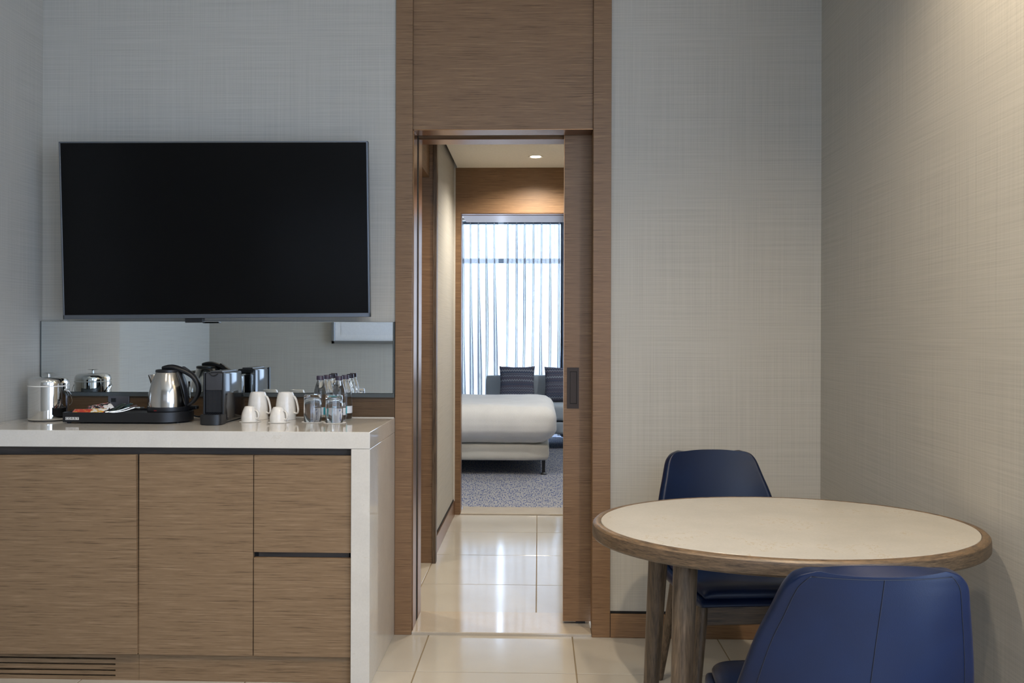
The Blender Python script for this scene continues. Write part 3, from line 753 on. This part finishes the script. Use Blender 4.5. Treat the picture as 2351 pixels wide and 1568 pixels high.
def spoon(loc, rz, label):
    r = root('teaspoon', loc, label, 'spoon', 'teaspoons on the tray', rz=rz)
    hp_ = spline([(-.068, 0, .003), (-.045, 0, .004), (-.015, 0, .008), (.012, 0, .016), (.024, 0, .019)], 20)
    bm = bmesh.new(); tube(bm, hp_, [.0036-.0016*i/20 for i in range(21)], 8, flat=(1.2, .45)); mk('spoon_handle', bm, CHROME, r, True, True)
    def fn(p, q):
        rr = math.sqrt(q.x*q.x+q.y*q.y)
        return Vector((.040+.021*q.x*(1-.1*q.y*q.y), .0135*q.y*(1-.15*q.x), .0205-.007*(1-min(1, rr)**2)+.0008*q.z))
    bm = bmesh.new(); lathe(bm, [(0, -.5), (.5, -.5), (.9, -.5), (1, 0), (.9, .5), (.5, .5), (0, .5)], 24, cap=False)
    for v in bm.verts: v.co = fn(v.co, Vector((v.co.x, v.co.y, v.co.z*2)))
    mk('bowl', bm, CHROME, r, True, True)
spoon((-1.634, 3.474, TT), .55, 'teaspoon nearer the dark sachets')
spoon((-1.606, 3.452, TT), .55, 'teaspoon nearer the kettle')

# ------------------------------------------------------------------ coffee machine
cm = root('coffee_machine', (-1.249, 3.51, CZ), 'slim black capsule coffee machine with a lever top', 'coffee machine')
bm = B(-1.2875, -1.2105, 3.412, 3.615, CZ+.004, CZ+.198, bev=.007, seg=3); mk('body', bm, BLACKG, cm, 30)
bm = B(-1.2815, -1.2165, 3.404, 3.418, CZ+.130, CZ+.196, bev=.003); fp = mk('front_panel', bm, GREYP, cm, 30)
bm = B(-1.2895, -1.2825, 3.399, 3.42, CZ+.004, CZ+.199, bev=.002); box(bm, -1.2155, -1.2085, 3.399, 3.42, CZ+.004, CZ+.199, bev=.002); mk('front_frame', bm, BLACK, cm)
bm = bmesh.new()                                                        # curved lever lip
tube(bm, [(-1.266+.034*i/12, 3.402, CZ+.196-.010*sin(pi*i/12)) for i in range(13)], .0022, 8); sub('lever_lip', bm, BLACK, fp, cm, True)
bm = B(-1.272, -1.226, 3.43, 3.60, CZ+.197, CZ+.2035, bev=.003); mk('lever', bm, GREYP, cm)
bm = bmesh.new()
for i in range(13):
    x = -1.278+.0048*i; box(bm, x-.0006, x+.0006, 3.4085, 3.412, CZ+.045, CZ+.130)
for j in range(17):
    z = CZ+.048+.0049*j; box(bm, -1.2815, -1.2165, 3.4085, 3.412, z-.0006, z+.0006)
mk('grid_panel', bm, GREYP, cm)
mk('grid_backing', B(-1.282, -1.216, 3.411, 3.4135, CZ+.044, CZ+.131), BLACKM, cm)
bm = bmesh.new(); pts = [(-1.2865, 3.415), (-1.2865, 3.366)]+[(-1.2455+.041*cos(a), 3.366+.020*sin(a)) for a in [pi+pi*i/14 for i in range(1, 14)]]+[(-1.2045, 3.366), (-1.2045, 3.415)]
prism(bm, pts, CZ+.001, CZ+.040); bmesh.ops.bevel(bm, geom=[e for e in bm.edges if abs(e.verts[0].co.z-e.verts[1].co.z) < 1e-6], offset=.0025, segments=2, affect='EDGES')
dt = mk('drip_tray', bm, BLACK, cm, 40)
bm = bmesh.new()
for i in range(7): box(bm, -1.273+.0085*i, -1.270+.0085*i, 3.362, 3.405, CZ+.040, CZ+.0412)
sub('drip_grate', bm, BLACKG, dt, cm)
bm = B(-1.285, -1.213, 3.617, 3.664, CZ+.012, CZ+.178, bev=.006); mk('water_tank', bm, CLEARP, cm, 30)
mk('tank_lid', B(-1.286, -1.212, 3.616, 3.665, CZ+.178, CZ+.183), CLEARP, cm)
mk('tank_foot', B(-1.28, -1.218, 3.615, 3.66, CZ+.001, CZ+.012), BLACK, cm)
cb = spline([(-1.395, 3.56, CZ+.020), (-1.37, 3.575, CZ+.012), (-1.345, 3.60, CZ+.022), (-1.32, 3.62, CZ+.042), (-1.30, 3.64, CZ+.050), (-1.297, 3.67, CZ+.03), (-1.30, 3.69, CZ+.004)], 40)
bm = bmesh.new(); tube(bm, cb, .0035, 8); tag(mk('power_cable', bm, BLACK, None, True), 'black power cable between the tray and the coffee machine', 'cable')
bm = B(-1.405, -1.372, 3.548, 3.578, CZ+.0435, CZ+.058, bev=.004); tag(mk('cable_plug', bm, BLACK), 'black plug block at the right end of the tray', 'plug')

# ------------------------------------------------------------------ crockery (all upside down)
def cup_handle(pts, r, flat):
    bm = bmesh.new(); s = spline(pts, 28); tube(bm, s, r, 10, flat=flat); return bm
mug = root('tall_mug', (-1.1445, 3.617, CZ), 'tall white mug upside down beside the coffee machine', 'mug', 'upturned tall mugs', rz=-.25)
bm = bmesh.new(); pr = spline([(.0405, .0005), (.0412, .02), (.0405, .05), (.037, .078), (.033, .098), (.0295, .1085), (.0275, .111)], 24)
lathe(bm, [(.0375, .004), (.038, .001)]+pr+[(.020, .1105), (.019, .109), (0, .109)], 48, cap=False); mk('bowl', bm, CERAM, mug, 50, True)
mk('handle', cup_handle([(.0315, 0, .095), (.040, 0, .093), (.049, 0, .078), (.0555, 0, .055), (.0575, 0, .036), (.053, 0, .026), (.044, 0, .027), (.038, 0, .031)], .0042, (.8, 1.4)), CERAM, mug, True, True)
dup(mug, (-1.030, 3.617, CZ), -.28, 'tall white mug upside down nearer the drinking glasses')
def coaster(x, y, r, label):
    bm = bmesh.new(); lathe(bm, [(0, .0002), (r-.004, .0002), (r, .0012), (r-.001, .0018), (0, .0014)], 40, (0, 0, 0), cap=False)
    o = mk('paper_coaster', bm, PAPER, None, 40); o.location = (x, y, CZ); tag(o, label, 'coaster', 'white paper coasters')
coaster(-1.139, 3.503, .043, 'white paper coaster under the left espresso cup')
coaster(-1.0175, 3.478, .043, 'white paper coaster under the right espresso cup')
coaster(-.889, 3.506, .045, 'white paper coaster under the left drinking glass')
coaster(-.797, 3.477, .045, 'white paper coaster under the right drinking glass')
cup = root('espresso_cup', (-1.142, 3.503, CZ+.0019), 'small white espresso cup upside down in front of the first mug', 'cup', 'upturned espresso cups', rz=-.35)
bm = bmesh.new(); pr = spline([(.0310, .0003), (.0318, .008), (.0312, .022), (.028, .037), (.023, .050), (.0190, .0575), (.0180, .059)], 24)
lathe(bm, [(.0285, .003), (.029, .0006)]+pr+[(.014, .0588), (.013, .0575), (0, .0575)], 44, cap=False); mk('bowl', bm, CERAM, cup, 50, True)
mk('handle', cup_handle([(.0265, 0, .043), (.032, 0, .044), (.040, 0, .038), (.0445, 0, .027), (.042, 0, .016), (.036, 0, .012), (.0315, 0, .014)], .0032, (.8, 1.4)), CERAM, cup, True, True)
dup(cup, (-1.021, 3.478, CZ+.0019), -.35, 'small white espresso cup upside down in front of the second mug')
gl = root('drinking_glass', (-.8915, 3.506, CZ+.002), 'clear tumbler upside down at the left of the water bottles', 'glass', 'upturned tumblers')
bm = bmesh.new(); lathe(bm, [(0, .0925), (.027, .092), (.031, .088), (.032, .05), (.0325, .0010), (.0330, .0002), (.0340, .0), (.0345, .0006), (.0342, .05), (.0335, .102), (.0305, .107), (0, .107)], 48, cap=False)
mk('tumbler', bm, GLASS, gl, 50, True)
dup(gl, (-.7988, 3.477, CZ+.002), 0, 'clear tumbler upside down in front of the water bottles')
bt = root('water_bottle', (-.878, 3.575, CZ), 'small water bottle behind the left tumbler', 'bottle', 'small water bottles', rz=.2)
pf = [(0, .004), (.020, .003), (.024, 0), (.0275, .003), (.0285, .010), (.0285, .022), (.0280, .024), (.0280, .054), (.0285, .056)]
for i in range(6):
    z = .060+i*.0075; pf += [(.0287-.0003*i, z), (.0270-.0003*i, z+.0035)]
pf += [(.0262, .107), (.0235, .122), (.0195, .138), (.0158, .150), (.0138, .158), (.0130, .163), (.0128, .168), (0, .168)]
bm = bmesh.new(); lathe(bm, pf, 36, cap=False); mk('bottle_body', bm, WATER, bt, True, True)
bm = bmesh.new(); lathe(bm, [(.0128, .163), (.0150, .1635), (.0150, .1785), (.0140, .1800), (0, .1802)], 32, cap=False); mk('cap', bm, CAP, bt, 50, True)
bm = bmesh.new(); lathe(bm, [(.0284, .0245), (.0287, .0248), (.0287, .0535), (.0284, .0538)], 36, cap=False); mk('paper_label', bm, LABEL, bt, 40, True)
dup(bt, (-.868, 3.655, CZ), 1.6, 'small water bottle at the back left against the mirror')
dup(bt, (-.7990, 3.562, CZ), .9, 'small water bottle behind the right tumbler')
dup(bt, (-.7930, 3.652, CZ), 2.3, 'small water bottle at the back right against the mirror')

# ------------------------------------------------------------------ picture on the rear wall
pic = root('framed_picture', (-1.3, YR+.02, 1.17), 'large white picture in a silver frame, seen only in the mirror', 'picture')
PX0, PX1, PZ0, PZ1 = -1.99, -.55, 1.165, 2.15
bm = bmesh.new()
for a in ((PX0, PX0+.028, PZ0, PZ1), (PX1-.028, PX1, PZ0, PZ1), (PX0, PX1, PZ0, PZ0+.028), (PX0, PX1, PZ1-.028, PZ1)):
    box(bm, a[0], a[1], YR+.012, YR+.062, a[2], a[3], bev=.002, seg=1)
mk('frame', bm, FRAMES, pic)
mk('mat_board', B(PX0+.025, PX1-.025, YR+.012, YR+.030, PZ0+.025, PZ1-.025), MAT, pic)
mk('artwork', B(PX0+.085, PX1-.085, YR+.028, YR+.032, PZ0+.085, PZ1-.085), ART, pic)

# ------------------------------------------------------------------ oval table
TX, TY, TH, TA, TB = .644, 2.359, .760, .4775, .377
tb = root('dining_table', (TX, TY, 0), 'oval dining table with a cream stone top and oak rim', 'table')
def oval_sweep(bm, prof, seg=128, close=False):
    rings = []
    for i in range(seg):
        a = 2*pi*i/seg; px, py = TA*cos(a), TB*sin(a); nv = Vector((cos(a)/TA, sin(a)/TB, 0)).normalized()
        rings.append([bm.verts.new((px+nv.x*o, py+nv.y*o, z)) for o, z in prof])
    m_ = len(prof)
    for i in range(seg):
        a, b = rings[i], rings[(i+1) % seg]
        for k in range(m_ if close else m_-1): bm.faces.new((a[k], b[k], b[(k+1) % m_], a[(k+1) % m_]))
    return rings
bm = bmesh.new(); rg = oval_sweep(bm, [(-.0005, TH-.028), (-.0005, TH-.0012), (-.0017, TH)])
bm.faces.new([r[-1] for r in rg]); bm.faces.new([r[0] for r in rg][::-1]); bmesh.ops.recalc_face_normals(bm, faces=bm.faces[:])
mk('stone_top', bm, STONET, tb, 40, True)
rp = [(0, TH-.030), (0, TH-.001), (.001, TH), (.011, TH), (.016, TH-.0015), (.0205, TH-.006), (.0220, TH-.012), (.0220, TH-.034), (.0190, TH-.0385), (.0150, TH-.040), (-.045, TH-.040), (-.045, TH-.030)]
bm = bmesh.new(); oval_sweep(bm, rp, close=True); bmesh.ops.recalc_face_normals(bm, faces=bm.faces[:]); mk('rim', bm, OAKR, tb, 30, True)
bm = bmesh.new(); oval_pts = [((TA-.10)*cos(2*pi*i/64), (TB-.09)*sin(2*pi*i/64)) for i in range(64)]; prism(bm, oval_pts, TH-.048, TH-.0285); mk('under_board', bm, OAKX, tb, 40, True)
for sx in (-1, 1):
    for sy in (-1, 1):
        bm = bmesh.new(); tube(bm, [(sx*.292, sy*.222, TH-.040), (sx*.292, sy*.222, TH-.045), (sx*.322, sy*.272, .006), (sx*.3222, sy*.2722, 0)], [.0295, .0295, .0190, .0175], 24)
        mk('leg', bm, OAK, tb, 40, True)

# ------------------------------------------------------------------ chairs
SD = .028    # seat drop
RW = [(-.250, .432-SD, .190, 0, 0, 0), (-.236, .447-SD, .206, 0, .003, 0), (-.16, .450-SD, .222, 0, .008, 0), (-.05, .444-SD, .230, 0, .018, 0), (.06, .438-SD, .234, 0, .034, 0), (.14, .444-SD, .235, -.012, .052, 0),
      (.190, .472-SD*.7, .236, -.036, .048, 0), (.206, .53, .232, -.052, .022, 0), (.226, .60, .222, -.054, .004, 0), (.249, .68, .204, -.048, 0, 0), (.266, .735, .187, -.038, 0, 0), (.276, .768, .1775, -.032, 0, 0), (.2810, .785, .1715, -.028, .001, 0), (.2850, .799, .164, -.025, .001, 0), (.2880, .8095, .154, -.021, .0012, 0), (.2900, .8165, .142, -.018, .0012, 0), (.2912, .8205, .128, -.015, .001, 0), (.2920, .8225, .112, -.012, .0006, 0)]
NR, NC = 54, 28
def chair_grid():
    rows = spline(RW, NR); g = []
    for y, z, hw, sy, sz, cd in rows:
        g.append([Vector((hw*t, y+sy*abs(t)**2.2, z+sz*abs(t)**2.2+.28*cd*t*t-cd*1.25*abs(t)**6)) for t in [(-1+2*j/NC) for j in range(NC+1)]])
    return g
GR = chair_grid()
def gnorm(i, j):
    a = GR[min(i+1, NR)][j]-GR[max(i-1, 0)][j]; b = GR[i][min(j+1, NC)]-GR[i][max(j-1, 0)]
    return a.cross(b).normalized()          # points down/back (outside of the shell)
def chair(loc, rz, label):
    r = root('dining_chair', loc, label, 'chair', 'navy leather dining chairs', rz=rz)
    bm = bmesh.new(); vs = [[bm.verts.new(p) for p in row] for row in GR]
    for i in range(NR):
        for j in range(NC): bm.faces.new((vs[i][j], vs[i+1][j], vs[i+1][j+1], vs[i][j+1]))
    bmesh.ops.recalc_face_normals(bm, faces=bm.faces[:])
    sh = mk('shell', bm, LEATHER, r, True, True, mods=(('SOLIDIFY', dict(thickness=.034, offset=0.0)), ('SUBSURF', dict(levels=2, render_levels=2))))
    # stitched seams on the back of the shell
    sg = 1 if gnorm(36, NC//2).y > 0 else -1
    def outp(i, j, d=.0172): return GR[i][j]+gnorm(i, j)*sg*d
    bm = bmesh.new(); tube(bm, [outp(i, NC//2) for i in range(22, NR-6)], .0010, 6); s1 = mk('centre_seam', bm, LSEAM, None, True); s1.parent = sh
    bm = bmesh.new(); tube(bm, [outp(NR-7, j) for j in range(2, NC-1)], .0010, 6); s2 = mk('top_seam', bm, LSEAM, None, True); s2.parent = sh
    for j in (2, NC-2):
        bm = bmesh.new(); tube(bm, [outp(i, j) for i in range(20, NR-6)], .0009, 6); s3 = mk('side_seam', bm, LSEAM, None, True); s3.parent = sh
    # loose seat pad on the shell
    bm = bmesh.new(); n1, n2 = 18, 20; top = []
    for i in range(2, 20):
        row = []
        for j in range(NC+1):
            t = (-1+2*j/NC)*.90; jj = (t+1)/2*NC; j0 = int(min(jj, NC-1)); f = jj-j0
            p = GR[i][j0]*(1-f)+GR[i][j0+1]*f
            u = (i-2)/17
            e = (1-abs(t/.90)**6)*(1-abs(2*u-1)**8)
            row.append(bm.verts.new(p+Vector((0, -.012*(1-u), .017+.026*e**.5))))
        top.append(row)
    for a, b in zip(top, top[1:]):
        for j in range(NC): bm.faces.new((a[j], b[j], b[j+1], a[j+1]))
    bmesh.ops.recalc_face_normals(bm, faces=bm.faces[:])
    mk('seat_pad', bm, LEATHER, r, True, True, mods=(('SOLIDIFY', dict(thickness=.016, offset=0.0)), ('SUBSURF', dict(levels=1, render_levels=1))))
    # wooden under-frame
    for y0 in (-.185, .135): mk('frame_rail', B(-.165, .165, y0-.011, y0+.011, .330, .392, bev=.003), OAKX, r, None, True)
    for x0 in (-.165, .165): mk('frame_rail', B(x0-.011, x0+.011, -.18, .13, .336, .390, bev=.003), OAK, r, None, True)
    for sx in (-1, 1):
        bm = bmesh.new(); tube(bm, [(sx*.165, -.185, .396), (sx*.170, -.190, .34), (sx*.205, -.225, 0)], [.019, .019, .0125], 18); mk('leg', bm, OAK, r, 40, True)
        bm = bmesh.new(); tube(bm, [(sx*.165, .135, .394), (sx*.170, .142, .34), (sx*.200, .225, 0)], [.019, .019, .0125], 18); mk('leg', bm, OAK, r, 40, True)
    return r
ch1 = chair((.668, 3.062, 0), .11, 'navy leather chair with oak legs facing the camera behind the table')
dup(ch1, (.617, 1.936, 0), pi+.03, 'navy leather chair in the foreground showing its stitched back')
